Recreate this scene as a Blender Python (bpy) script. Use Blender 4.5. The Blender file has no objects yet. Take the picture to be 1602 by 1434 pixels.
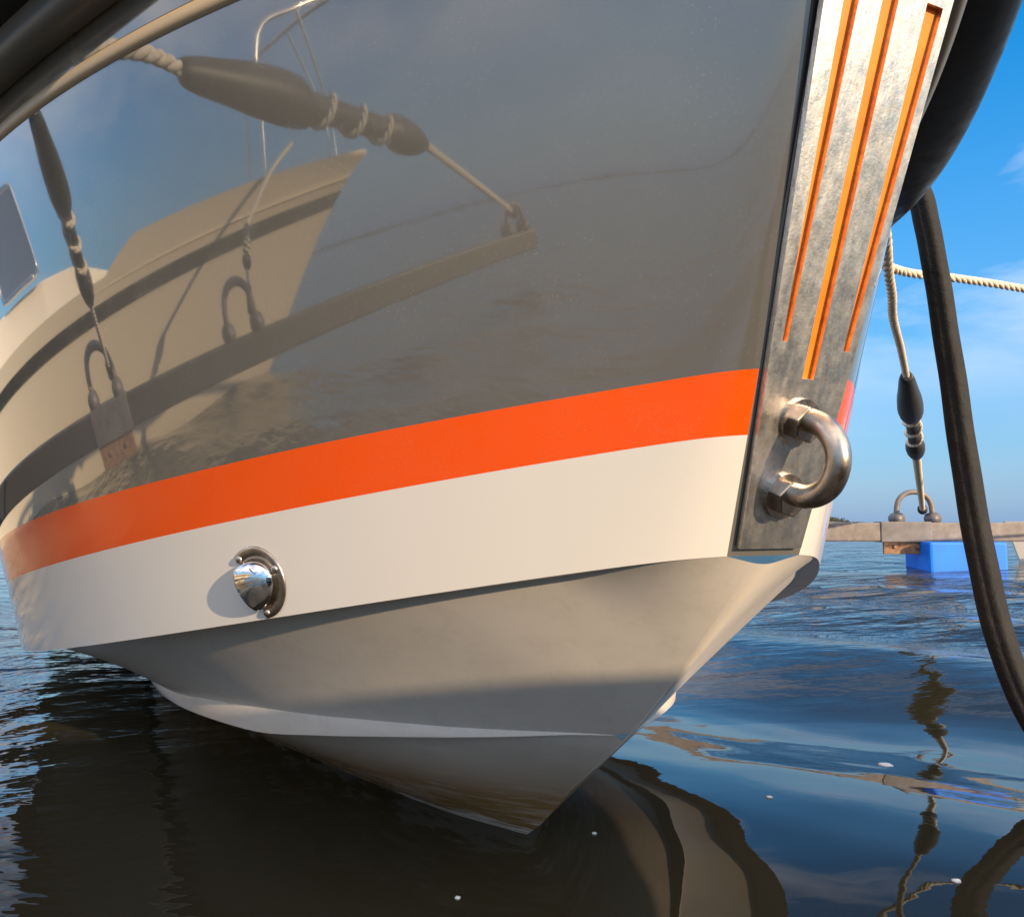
import bpy, bmesh, math, random
from mathutils import Vector, Matrix
random.seed(7)
R = math.radians
scene = bpy.context.scene
col = scene.collection

# ------------------------------------------------------------------ camera
cam_d = bpy.data.cameras.new('camera')
cam = bpy.data.objects.new('camera', cam_d); col.objects.link(cam)
cam_d.sensor_fit = 'HORIZONTAL'; cam_d.sensor_width = 36.0
cam_d.lens = 36.0 * 1200 / 1602
cam_d.clip_start = 0.02; cam_d.clip_end = 6000
CAM_H = 0.35
PITCH = math.atan(100 / 1200)
cam.location = (0, 0, CAM_H); cam.rotation_euler = (R(90) + PITCH, 0, 0)
scene.camera = cam

# ------------------------------------------------------------------ sky and sun
SUN_AZ, SUN_EL = R(138), R(15)
SUN_DIR = Vector((math.sin(SUN_AZ) * math.cos(SUN_EL), math.cos(SUN_AZ) * math.cos(SUN_EL), math.sin(SUN_EL)))
world = bpy.data.worlds.new('World'); scene.world = world; world.use_nodes = True
wn, wl = world.node_tree.nodes, world.node_tree.links
wn.clear()
w_out = wn.new('ShaderNodeOutputWorld'); w_bg = wn.new('ShaderNodeBackground')
sky = wn.new('ShaderNodeTexSky'); sky.sky_type = 'NISHITA'; sky.sun_disc = False
sky.sun_elevation = SUN_EL; sky.sun_rotation = SUN_AZ
sky.air_density = 1.0; sky.dust_density = 0.05; sky.ozone_density = 2.5
w_bg.inputs['Strength'].default_value = 0.15
# clouds: soft layered noise over a flattened dome
tc = wn.new('ShaderNodeTexCoord'); sep = wn.new('ShaderNodeSeparateXYZ'); wl.new(tc.outputs['Generated'], sep.inputs[0])
zadd = wn.new('ShaderNodeMath'); zadd.operation = 'ADD'; zadd.inputs[1].default_value = 0.16; wl.new(sep.outputs['Z'], zadd.inputs[0])
dx = wn.new('ShaderNodeMath'); dx.operation = 'DIVIDE'; wl.new(sep.outputs['X'], dx.inputs[0]); wl.new(zadd.outputs[0], dx.inputs[1])
dy = wn.new('ShaderNodeMath'); dy.operation = 'DIVIDE'; wl.new(sep.outputs['Y'], dy.inputs[0]); wl.new(zadd.outputs[0], dy.inputs[1])
cmb = wn.new('ShaderNodeCombineXYZ'); wl.new(dx.outputs[0], cmb.inputs[0]); wl.new(dy.outputs[0], cmb.inputs[1]); cmb.inputs[2].default_value = 553.65
cn = wn.new('ShaderNodeTexNoise'); cn.inputs['Scale'].default_value = 0.8; cn.inputs['Detail'].default_value = 7; cn.inputs['Roughness'].default_value = 0.55
cn.inputs['Distortion'].default_value = 0.35
wl.new(cmb.outputs[0], cn.inputs['Vector'])
cr = wn.new('ShaderNodeValToRGB'); cr.color_ramp.elements[0].position = 0.42; cr.color_ramp.elements[1].position = 0.63
cr.color_ramp.elements[0].color = (0, 0, 0, 1); cr.color_ramp.elements[1].color = (0.9, 0.9, 0.9, 1)
wl.new(cn.outputs['Fac'], cr.inputs['Fac'])
cmix = wn.new('ShaderNodeMixRGB'); cz = wn.new('ShaderNodeMapRange'); cz.inputs[1].default_value = 0.13; cz.inputs[2].default_value = 0.42; cz.inputs[3].default_value = 0.09; cz.inputs[4].default_value = 1.0
wl.new(sep.outputs['Z'], cz.inputs[0])
cfac = wn.new('ShaderNodeMath'); cfac.operation = 'MULTIPLY'; wl.new(cr.outputs['Color'], cfac.inputs[0]); wl.new(cz.outputs[0], cfac.inputs[1])
wl.new(cfac.outputs[0], cmix.inputs['Fac']); hs = wn.new('ShaderNodeHueSaturation'); hs.inputs['Saturation'].default_value = 1.42; wl.new(sky.outputs['Color'], hs.inputs['Color']); wl.new(hs.outputs['Color'], cmix.inputs[1])
cmix.inputs[2].default_value = (9.4, 8.1, 6.9, 1)
hz = wn.new('ShaderNodeMapRange'); hz.inputs[1].default_value = 0.0; hz.inputs[2].default_value = 0.52; hz.inputs[3].default_value = 1.0; hz.inputs[4].default_value = 0.0
wl.new(sep.outputs['Z'], hz.inputs[0])
hzp = wn.new('ShaderNodeMath'); hzp.operation = 'POWER'; hzp.inputs[1].default_value = 1.1; wl.new(hz.outputs[0], hzp.inputs[0])
hzm = wn.new('ShaderNodeMath'); hzm.operation = 'MULTIPLY'; hzm.inputs[1].default_value = 0.92; wl.new(hzp.outputs[0], hzm.inputs[0])
hmix = wn.new('ShaderNodeMixRGB'); wl.new(hzm.outputs[0], hmix.inputs['Fac']); wl.new(cmix.outputs[0], hmix.inputs[1]); hmix.inputs[2].default_value = (.42, 1.05, 2.1, 1)
wl.new(hmix.outputs[0], w_bg.inputs['Color']); wl.new(w_bg.outputs[0], w_out.inputs['Surface'])

sun_d = bpy.data.lights.new('sun', 'SUN'); sun = bpy.data.objects.new('sun', sun_d); col.objects.link(sun)
sun_d.energy = 3.2; sun_d.angle = R(0.55); sun_d.color = (1.0, 0.75, 0.47)
sun.rotation_euler = (-SUN_DIR).to_track_quat('-Z', 'Y').to_euler()

vs = scene.view_settings
vs.view_transform = 'Standard'; vs.look = 'None'; vs.exposure = 1.1; vs.gamma = 1.0; vs.use_curve_mapping = False
scene.cycles.use_denoising = True
scene.cycles.max_bounces = 6; scene.cycles.glossy_bounces = 5; scene.cycles.diffuse_bounces = 2
scene.cycles.caustics_reflective = True; scene.cycles.blur_glossy = 0.5
scene.cycles.sample_clamp_indirect = 8.0

# ------------------------------------------------------------------ helpers
def lerp(a, b, t): return a + (b - a) * t
def interp(x, xs, ys):
    if x <= xs[0]: return ys[0]
    if x >= xs[-1]: return ys[-1]
    n = len(xs)
    for i in range(n - 1):
        if x <= xs[i + 1]:
            h = xs[i + 1] - xs[i]; t = (x - xs[i]) / h
            def sl(j):
                if j <= 0: return (ys[1] - ys[0]) / (xs[1] - xs[0])
                if j >= n - 1: return (ys[-1] - ys[-2]) / (xs[-1] - xs[-2])
                d0 = (ys[j] - ys[j - 1]) / (xs[j] - xs[j - 1]); d1 = (ys[j + 1] - ys[j]) / (xs[j + 1] - xs[j])
                if d0 * d1 <= 0: return 0.0
                h0 = xs[j] - xs[j - 1]; h1 = xs[j + 1] - xs[j]
                w1 = 2 * h1 + h0; w2 = h1 + 2 * h0
                return (w1 + w2) / (w1 / d0 + w2 / d1)
            m0, m1 = sl(i) * h, sl(i + 1) * h
            return (2*t**3-3*t**2+1)*ys[i] + (t**3-2*t**2+t)*m0 + (-2*t**3+3*t**2)*ys[i+1] + (t**3-t**2)*m1
def polyval(c, x):
    r = 0.0
    for k in c: r = r * x + k
    return r
def smooth01(t): t = min(max(t, 0), 1); return t * t * (3 - 2 * t)

def obj(name, verts, faces, mat, parent=None, smooth=True, normals=None, mats=None, fm=None):
    me = bpy.data.meshes.new(name); me.from_pydata([tuple(v) for v in verts], [], faces)
    for mm in (mats or [mat]): me.materials.append(mm)
    if fm:
        for p, k in zip(me.polygons, fm): p.material_index = k
    if smooth: me.polygons.foreach_set('use_smooth', [True] * len(me.polygons))
    me.update()
    if normals is not None: me.normals_split_custom_set_from_vertices([tuple(n) for n in normals])
    o = bpy.data.objects.new(name, me); col.objects.link(o)
    if parent: o.parent = parent
    return o
def bm_obj(name, bm, mat, parent=None, smooth=False, bevel=0, angle=None):
    me = bpy.data.meshes.new(name)
    if bevel:
        bmesh.ops.bevel(bm, geom=bm.edges[:], offset=bevel, segments=2, profile=0.6, affect='EDGES')
    bmesh.ops.recalc_face_normals(bm, faces=bm.faces)
    bm.to_mesh(me); bm.free(); me.materials.append(mat)
    if smooth:
        me.polygons.foreach_set('use_smooth', [True] * len(me.polygons))
    if angle: me.set_sharp_from_angle(angle=R(angle))
    o = bpy.data.objects.new(name, me); col.objects.link(o)
    if parent: o.parent = parent
    return o
def empty(name, loc, label=None, cat=None, group=None):
    o = bpy.data.objects.new(name, None); col.objects.link(o); o.location = loc; o.empty_display_size = 0.05
    return tag(o, label, cat, group) if label else o
def tag(o, label, cat, group=None):
    o['label'] = label; o['category'] = cat
    if group: o['group'] = group
    return o
def adopt(parent, *objs):          # meshes are built in world space; keep them there under the Empty
    inv = Matrix.Translation(parent.location).inverted()
    for o in objs:
        o.parent = parent; o.matrix_parent_inverse = inv
def sub(parent, *objs):
    for o in objs: o.parent = parent
def box(c, s, rz=0, rx=0):
    bm = bmesh.new(); bmesh.ops.create_cube(bm, size=1)
    M = Matrix.Translation(c) @ Matrix.Rotation(rz, 4, 'Z') @ Matrix.Rotation(rx, 4, 'X') @ Matrix.Diagonal((*s, 1))
    bmesh.ops.transform(bm, matrix=M, verts=bm.verts); return bm
def frames(path):
    n = len(path); T = []
    for i in range(n):
        T.append((path[min(i + 1, n - 1)] - path[max(i - 1, 0)]).normalized())
    up = Vector((0, 0, 1)) if abs(T[0].z) < .9 else Vector((1, 0, 0))
    N = (up - T[0] * up.dot(T[0])).normalized(); out = []
    for t in T:
        N = (N - t * N.dot(t)).normalized(); out.append((t, N, t.cross(N)))
    return out
def sweep(path, rad, seg=12, cap=True, prof=None, twist=0.0):
    path = [Vector(p) for p in path]; fr = frames(path); V = []; Fc = []; n = len(path)
    for i, (p, (t, a, b)) in enumerate(zip(path, fr)):
        r = rad(i / (n - 1)) if callable(rad) else rad
        for k in range(seg):
            ang = 2 * math.pi * k / seg + twist * i
            q = r * (prof(k / seg, i / (n - 1)) if prof else 1)
            V.append(p + a * math.cos(ang) * q + b * math.sin(ang) * q)
    for i in range(n - 1):
        for k in range(seg):
            k2 = (k + 1) % seg
            Fc.append((i*seg+k, i*seg+k2, (i+1)*seg+k2, (i+1)*seg+k))
    if cap:
        Fc.append(tuple(range(seg - 1, -1, -1))); Fc.append(tuple((n-1)*seg + k for k in range(seg)))
    return V, Fc
def join(*parts):
    V, Fc = [], []
    for v, f in parts:
        o = len(V); V += list(v); Fc += [tuple(i + o for i in q) for q in f]
    return V, Fc
def resample(pts, step):
    pts = [Vector(p) for p in pts]; out = []; n = len(pts)
    fine = []
    for i in range(n - 1):
        p0 = pts[max(i-1, 0)]; p1 = pts[i]; p2 = pts[i+1]; p3 = pts[min(i+2, n-1)]
        for k in range(24):
            t = k / 24
            fine.append(0.5*((2*p1)+(p2-p0)*t+(2*p0-5*p1+4*p2-p3)*t*t+(3*p1-p0-3*p2+p3)*t**3))
    fine.append(pts[-1])
    out = [fine[0]]; acc = 0
    for a, b in zip(fine, fine[1:]):
        L = (b - a).length
        while acc + L >= step:
            f = (step - acc) / L; a = a.lerp(b, f); out.append(a); L = (b - a).length; acc = 0
        acc += L
    out.append(fine[-1]); return out
def rope(path, r, pitch=None, seg=8):
    """three laid strands round a centre line"""
    pitch = pitch or r * 7
    P = resample(path, pitch / 9); fr = frames(P); parts = []
    for k in range(3):
        s = 0; Q = []
        for i, (p, (t, a, b)) in enumerate(zip(P, fr)):
            if i: s += (P[i] - P[i-1]).length
            ang = 2 * math.pi * (k / 3 + s / pitch)
            Q.append(p + (a * math.cos(ang) + b * math.sin(ang)) * r * .52)
        parts.append(sweep(Q, r * .56, seg))
    return join(*parts)

# ------------------------------------------------------------------ materials
def mat(name, base, rough=0.5, metal=0.0, **kw):
    m = bpy.data.materials.new(name); m.use_nodes = True
    b = m.node_tree.nodes['Principled BSDF']
    b.inputs['Base Color'].default_value = (*base, 1); b.inputs['Roughness'].default_value = rough; b.inputs['Metallic'].default_value = metal
    for k, v in kw.items(): b.inputs[k].default_value = v
    return m
def nodes(m): return m.node_tree.nodes, m.node_tree.links, m.node_tree.nodes['Principled BSDF']
def noise(m, scale, detail=5, rough=.55, coord='Object', stretch=None, rot=None):
    N, L, B = nodes(m)
    t = N.new('ShaderNodeTexCoord'); x = N.new('ShaderNodeTexNoise')
    x.inputs['Scale'].default_value = scale; x.inputs['Detail'].default_value = detail; x.inputs['Roughness'].default_value = rough
    mp = N.new('ShaderNodeMapping'); L.new(t.outputs[coord], mp.inputs[0]); L.new(mp.outputs[0], x.inputs['Vector'])
    if stretch: mp.inputs['Scale'].default_value = stretch
    if rot: mp.inputs['Rotation'].default_value = rot
    return x.outputs['Fac']
def ramp(m, fac, stops):
    N, L, B = nodes(m); r = N.new('ShaderNodeValToRGB'); e = r.color_ramp.elements
    while len(e) < len(stops): e.new(0.5)
    for k, (p, c) in zip(e, stops): k.position = p; k.color = (*c, 1) if isinstance(c, tuple) else (c, c, c, 1)
    L.new(fac, r.inputs['Fac']); return r.outputs['Color']
def mixc(m, fac, a, b, mode='MIX'):
    N, L, B = nodes(m); x = N.new('ShaderNodeMixRGB'); x.blend_type = mode
    for i, v in enumerate((fac, a, b)):
        if isinstance(v, (float, int)): x.inputs[i].default_value = v if i == 0 else (v, v, v, 1)
        elif isinstance(v, tuple): x.inputs[i].default_value = (*v, 1)
        else: L.new(v, x.inputs[i])
    return x.outputs[0]
def mth(m, op, a, b=0.0):
    N, L, B = nodes(m); x = N.new('ShaderNodeMath'); x.operation = op
    for i, v in enumerate((a, b)):
        if isinstance(v, (float, int)): x.inputs[i].default_value = v
        else: L.new(v, x.inputs[i])
    return x.outputs[0]
def setin(m, key, sock): m.node_tree.links.new(sock, nodes(m)[2].inputs[key])
def bump(m, h, strength, dist=0.01):
    N, L, B = nodes(m); x = N.new('ShaderNodeBump'); x.inputs['Strength'].default_value = strength; x.inputs['Distance'].default_value = dist
    L.new(h, x.inputs['Height']); L.new(x.outputs[0], B.inputs['Normal']); return x
def zpos(m):
    N, L, B = nodes(m); g = N.new('ShaderNodeNewGeometry'); s = N.new('ShaderNodeSeparateXYZ'); L.new(g.outputs['Position'], s.inputs[0]); return s.outputs['Z']

def gelcoat(name, base, rough, dust, spec=0.5, coat=0.0):
    m = mat(name, base, rough, 0, **{'Specular IOR Level': spec, 'Coat Weight': coat, 'Coat Roughness': .02, 'Coat IOR': 1.7})
    d1 = noise(m, 26, 6, .7); d2 = noise(m, 420, 3, .6)
    dm = mth(m, 'MULTIPLY', ramp(m, d1, [(.42, 0.0), (.72, 1.0)]), ramp(m, d2, [(.50, .15), (.70, 1.0)]))
    setin(m, 'Base Color', mixc(m, mth(m, 'MULTIPLY', dm, dust), base, (.36, .33, .27)))
    setin(m, 'Roughness', mth(m, 'ADD', rough, mth(m, 'MULTIPLY', dm, .18)))
    N_, L_, B_ = nodes(m); tcx = N_.new('ShaderNodeTexCoord'); vo = N_.new('ShaderNodeTexVoronoi'); vo.inputs['Scale'].default_value = 240; L_.new(tcx.outputs['Object'], vo.inputs['Vector'])
    spot = mth(m, 'MULTIPLY', ramp(m, vo.outputs['Distance'], [(.10, 1.0), (.20, 0.0)]), ramp(m, noise(m, 14, 4, .7), [(.46, 0.0), (.66, 1.0)]))
    bc = B_.inputs['Base Color'].links[0].from_socket; setin(m, 'Base Color', mixc(m, mth(m, 'MULTIPLY', spot, dust * 1.6), bc, (.42, .39, .33)))
    orange_peel = noise(m, 9, 2, .4)
    bump(m, orange_peel, .02, .004)
    return m
M_dark = gelcoat('dark_grey_gelcoat', (.118, .114, .104), .03, .10, .95, 1.0)
M_orange = gelcoat('orange_gelcoat', (.80, .085, .004), .10, .10, .5, .12)
M_white = gelcoat('white_gelcoat', (.66, .63, .585), .08, .05)
M_ledge = gelcoat('ledge_gelcoat', (.62, .47, .30), .3, .3)

M_bottom = mat('white_bottom_gelcoat', (.76, .70, .63), .24)
_z = zpos(M_bottom)
_str = noise(M_bottom, 14, 7, .68, stretch=(1.0, 1.0, 9.0))
_fine = noise(M_bottom, 160, 4, .6)
_wob = mth(M_bottom, 'ADD', _z, mth(M_bottom, 'MULTIPLY', mth(M_bottom, 'SUBTRACT', _str, .5), .085))
_band = ramp(M_bottom, _wob, [(.0, 0.0), (.008, 0.0), (.014, 1.0), (.065, .95), (.105, .4), (.15, 0.0)])
_scum = mth(M_bottom, 'MULTIPLY', _band, ramp(M_bottom, _str, [(.30, .5), (.55, 1.0)]))
_c1 = mixc(M_bottom, _scum, (.76, .70, .63), (.30, .165, .05))
_dirt = mth(M_bottom, 'MULTIPLY', ramp(M_bottom, noise(M_bottom, 30, 6, .7), [(.45, 0.0), (.75, .35)]), ramp(M_bottom, _fine, [(.4, .3), (.7, 1.0)]))
setin(M_bottom, 'Base Color', mixc(M_bottom, _dirt, _c1, (.40, .35, .27)))
bump(M_bottom, noise(M_bottom, 60, 4, .6), .03, .003)

M_rubber = mat('black_rubber', (.012, .012, .013), .38)
setin(M_rubber, 'Roughness', ramp(M_rubber, noise(M_rubber, 40, 5), [(.3, .3), (.7, .55)]))
M_railbase = mat('grey_rail_base', (.17, .165, .155), .4)
M_glint = mat('pale_rail_glint', (.42, .41, .38), .3)
M_backing = mat('black_backing', (.008, .008, .008), .6)
M_groove = mat('orange_inlay', (.95, .20, .006), .45)
setin(M_groove, 'Base Color', ramp(M_groove, noise(M_groove, 30, 4), [(.3, (.93, .18, .005)), (.7, (.99, .25, .012))]))

M_plate = mat('worn_stainless_plate', (.55, .53, .50), .3, 1.0)
_n1 = noise(M_plate, 120, 8, .72); _n2 = noise(M_plate, 190, 6, .7); _n3 = noise(M_plate, 9, 4, .6, stretch=(1, 1, .5))
_sc = noise(M_plate, 120, 4, .6, stretch=(1.0, 1.0, .12), rot=(0, .25, .2))
_pat = mth(M_plate, 'MULTIPLY', ramp(M_plate, _n1, [(.36, .25), (.62, 1.0)]), ramp(M_plate, _n2, [(.33, .45), (.6, 1.0)]))
_pc = mixc(M_plate, _pat, (.40, .375, .34), (.84, .80, .73))
_pc = mixc(M_plate, ramp(M_plate, _n3, [(.55, 0.0), (.75, .35)]), _pc, (.50, .36, .16))
setin(M_plate, 'Base Color', _pc)
setin(M_plate, 'Roughness', ramp(M_plate, mth(M_plate, 'ADD', mth(M_plate, 'MULTIPLY', _n1, .6), mth(M_plate, 'MULTIPLY', _sc, .4)), [(.36, .45), (.62, .28)]))
_sc2 = noise(M_plate, 330, 3, .6, stretch=(1, 1, .07), rot=(.5, .5, 0)); _n4 = noise(M_plate, 480, 3, .7)
bump(M_plate, mth(M_plate, 'ADD', mth(M_plate, 'ADD', _n2, _sc), mth(M_plate, 'ADD', _sc2, _n4)), .09, .0015)

M_steel = mat('stainless_rod', (.62, .57, .50), .22, 1.0)
setin(M_steel, 'Base Color', ramp(M_steel, noise(M_steel, 60, 6, .6), [(.3, (.34, .27, .21)), (.65, (.58, .50, .43))]))
setin(M_steel, 'Roughness', ramp(M_steel, noise(M_steel, 150, 4), [(.3, .24), (.7, .40)]))
M_chrome = mat('polished_chrome', (.80, .79, .77), .035, 1.0)
M_galv = mat('galvanised_steel', (.28, .25, .23), .55, .15)
setin(M_galv, 'Base Color', ramp(M_galv, noise(M_galv, 14, 6, .65), [(.3, (.12, .100, .092)), (.5, (.17, .145, .135)), (.7, (.22, .185, .17))]))
M_galvd = mat('dark_galvanised_sleeve', (.15, .14, .145), .5, .2)
setin(M_galvd, 'Base Color', ramp(M_galvd, noise(M_galvd, 12, 6, .65), [(.3, (.09, .085, .09)), (.7, (.17, .155, .16))]))
M_rust = mat('rusty_plate', (.24, .12, .06), .75, .2)
setin(M_rust, 'Base Color', ramp(M_rust, noise(M_rust, 40, 6, .7), [(.3, (.13, .06, .035)), (.55, (.27, .15, .085)), (.75, (.36, .24, .16))]))
M_float = mat('blue_plastic_float', (.0, .16, .60), .6)
setin(M_float, 'Base Color', ramp(M_float, noise(M_float, 5, 4), [(.3, (.0, .16, .80)), (.7, (.0, .20, .95))]))
M_rope = mat('pale_nylon_rope', (.62, .55, .45), .85)
setin(M_rope, 'Base Color', ramp(M_rope, noise(M_rope, 90, 5, .7), [(.3, (.44, .37, .28)), (.65, (.72, .66, .56))]))
bump(M_rope, noise(M_rope, 300, 3), .5, .002)
M_snub = mat('snubber_rubber', (.020, .021, .024), .5)
setin(M_snub, 'Base Color', ramp(M_snub, noise(M_snub, 120, 5, .7), [(.35, (.014, .015, .017)), (.7, (.045, .046, .048))]))
M_hose = mat('weathered_black_hose', (.016, .013, .011), .78)
setin(M_hose, 'Base Color', ramp(M_hose, noise(M_hose, 22, 7, .7), [(.45, (.005, .005, .005)), (.64, (.013, .011, .010)), (.80, (.10, .08, .065))]))
bump(M_hose, noise(M_hose, 35, 6, .7), .6, .008)

# ================================================================== WATER (setting)
M_water = mat('harbour_water', (.024, .022, .013), .015, 0, IOR=1.45)
_N, _L, _B = nodes(M_water)
_g = _N.new('ShaderNodeNewGeometry'); _s = _N.new('ShaderNodeSeparateXYZ'); _L.new(_g.outputs['Position'], _s.inputs[0])
_dx = mth(M_water, 'SUBTRACT', _s.outputs['X'], .60); _dy = mth(M_water, 'MULTIPLY', mth(M_water, 'SUBTRACT', _s.outputs['Y'], .55), .75)
_d2 = mth(M_water, 'SQRT', mth(M_water, 'ADD', mth(M_water, 'MULTIPLY', _dx, _dx), mth(M_water, 'MULTIPLY', _dy, _dy)))
_calm = _N.new('ShaderNodeMapRange'); _calm.inputs[1].default_value = 0.75; _calm.inputs[2].default_value = 2.3; _calm.inputs[3].default_value = .014; _calm.inputs[4].default_value = 1.0
_L.new(_d2, _calm.inputs[0])
_r1 = noise(M_water, 5.5, 4, .55, stretch=(.55, 1.25, 1)); _r2 = noise(M_water, 17, 3, .5, stretch=(.5, 1.3, 1), rot=(0, 0, .3)); _r3 = noise(M_water, 2.1, 3, .5, stretch=(.6, 1.2, 1), rot=(0, 0, -.2))
_rip = mth(M_water, 'ADD', mth(M_water, 'ADD', mth(M_water, 'MULTIPLY', _r1, .8), mth(M_water, 'MULTIPLY', _r2, .22)), mth(M_water, 'MULTIPLY', _r3, 1.3))
_bp = bump(M_water, mth(M_water, 'MULTIPLY', _rip, _calm.outputs[0]), 1.0, .055)


def swell(x, y):
    d = math.hypot(x - .3, y - .8)
    f = 1 / (1 + (d / 7) ** 2)
    W = [(1.20, 38, .0285, 3.0), (1.9, 50, .0065, 1.1), (.62, -32, .0026, 1.7), (.47, 66, .0011, 4.1), (.36, -12, .0008, 2.2), (.25, 80, .0003, .9), (.17, 8, .00030, 2.9), (.115, 40, .00022, .4), (.13, -50, .0002, 5.1)]
    z = 0
    for lam, a, amp, ph in W:
        k = 2 * math.pi / lam; a = R(a)
        u = x * math.sin(a) + y * math.cos(a) + .06 * math.sin(2.1 * x + ph) 
        z += amp * math.sin(k * u + ph)
    return z * f
def water_axis(n, lim, c, k):
    out = []
    for i in range(-n, n + 1):
        t = i / n; out.append(c + lim * math.sinh(k * t) / math.sinh(k))
    return out
SW0 = swell(.0159, .8994)
wx = water_axis(270, 2500, .25, 9.6); wy = water_axis(270, 2500, 1.1, 9.6)
V = [(x, y, swell(x, y) - SW0) for y in wy for x in wx]; nx = len(wx)
Fc = [(j*nx+i, j*nx+i+1, (j+1)*nx+i+1, (j+1)*nx+i) for j in range(len(wy)-1) for i in range(nx-1)]
water = obj('water', V, Fc, M_water); water['kind'] = 'structure'

# ================================================================== THE BOAT
K = 1.25
TH = 1.15184
P0 = Vector((0.01271883, 0.71949246, 0.0)) * K
FW = Vector((math.cos(TH), -math.sin(TH), 0)); SB = Vector((FW.y, -FW.x, 0)); UP = Vector((0, 0, 1))
def wpt(s, b, z): return P0 + (-FW * s + SB * b + UP * z) * K
ST = (0.018818469, -0.357233223, -0.227277316); ZK = 0.2627326
A1, L1, A2, A3, C1, L2, C2, A0 = 0.40566, 0.3937, 0.19307, -0.06432, -0.1300, 0.020, 0.29309, 0.0235
def s_stem(z): return polyval(ST, z)
def half(s, z):
    u = s - s_stem(z); v = max(u, 0)
    w = .0095 + .07 * (z - ZK)
    v1 = min(v, 1.1)
    A = A0 * (1 - math.exp(-v / .0075)) + A1 * (1 - math.exp(-v / L1)) + A2 * v1 + A3 * v1 * v1 + (v - v1) * (A2 + 2 * A3 * 1.1)
    C = C1 * (1 - math.exp(-v / L2)) + C2 * (v1 + (v - v1) * .15)
    if u < 0: return w + u * 1.9
    return w + A + (z - ZK) * C
def side_normal(s, z, side):
    e = 2e-4
    ds = (half(s + e, z) - half(s - e, z)) / (2 * e); dz = (half(s, z + e) - half(s, z - e)) / (2 * e)
    n = SB * side - (-FW) * ds - UP * dz
    return n.normalized()
def zcurve(c, u): return polyval(c, math.sqrt(max(u, 0) + .01))
CH_C = (0.21616, -0.43656, 0.05754, 0.2606)
def z_chine_u(u): return zcurve(CH_C, min(u, 1.5))
def z_chine(s):
    z = .2
    for _ in range(14): z = z_chine_u(s - s_stem(z))
    return z
Z_LEDGE, Z_RAIL, Z_TOP = .603, .625, .70
def dzb(u): return .075 * max(0.0, 1 - u / .50) ** 2.2
def dzl(u): return .012 * max(0.0, 1 - u / .26) ** 1.5
NU = 190; LMAX = 2.9
US = [.0046 + LMAX * (i / NU) ** 2.3 for i in range(NU + 1)]
def side_strip(name, flo, fhi, rows, m, parent, off=0.0):
    objs = []
    V, N, Fc = [], [], []
    for side in (1, -1):
        base = len(V)
        for j in range(rows + 1):
            t = j / rows
            for u in US:
                zl = flo(u); zh = fhi(u); z = lerp(zl, zh, t); s = s_stem(z) + u
                n = side_normal(s, z, side)
                V.append(wpt(s, half(s, z) * side, z) + n * off); N.append(n)
        n1 = NU + 1
        for j in range(rows):
            for i in range(NU):
                q = (base+j*n1+i, base+j*n1+i+1, base+(j+1)*n1+i+1, base+(j+1)*n1+i)
                Fc.append(q if side < 0 else q[::-1])
    return obj(name, V, Fc, m, parent, normals=N)
ZC = [z_chine_u(u) for u in US]
ZL = [zcurve((0.14956, -0.32937, 0.04007, 0.32543), min(u, 1.4)) for u in US]
ZU = [zcurve((0.07145, -0.21667, 0.01388, 0.36001), min(u, 1.3)) + (0.0 if u < .3 else .012 * min((u - .3) / 1, 1)) for u in US]
IDX = {u: i for i, u in enumerate(US)}
fc = lambda u: ZC[IDX[u]]; fl = lambda u: ZL[IDX[u]]; fu = lambda u: ZU[IDX[u]]

boat = empty('motor_boat', wpt(.9, 0, 0), 'dark grey and white motor boat hull with orange stripe, bow towards the viewer', 'boat')
parts = []
parts.append(side_strip('lower_topside', fc, fl, 10, M_white, None))
parts.append(side_strip('accent_stripe', fl, fu, 6, M_orange, None))
parts.append(side_strip('upper_topside', fu, lambda u: Z_LEDGE - .006 + dzl(u), 24, M_dark, None))
parts[0]['label'] = 'white lower band of the hull side'; parts[1]['label'] = 'orange stripe along the hull'; parts[2]['label'] = 'glossy dark grey upper hull side'
# moulded ledge and the band above it
V, Fc = [], []
for side in (1, -1):
    base = len(V)
    prof = [(-.006, -.001), (-.0045, .0016), (-.0022, .0030), (.0016, .0030), (.0045, .0016), (.006, -.001)]
    for u in US:
        for dz, o in prof:
            z = Z_LEDGE + dz + dzl(u); s = s_stem(z) + u; V.append(wpt(s, half(s, z) * side, z) + side_normal(s, z, side) * o * K)
    m_ = len(prof)
    for i in range(NU):
        for k in range(m_ - 1):
            q = (base+i*m_+k, base+(i+1)*m_+k, base+(i+1)*m_+k+1, base+i*m_+k+1)
            Fc.append(q if side > 0 else q[::-1])
parts.append(obj('moulded_ledge', V, Fc, M_ledge, None))
parts.append(side_strip('sheer_band', lambda u: Z_LEDGE + .006 + dzl(u), lambda u: Z_TOP + dzb(u), 4, M_dark, None))

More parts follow.
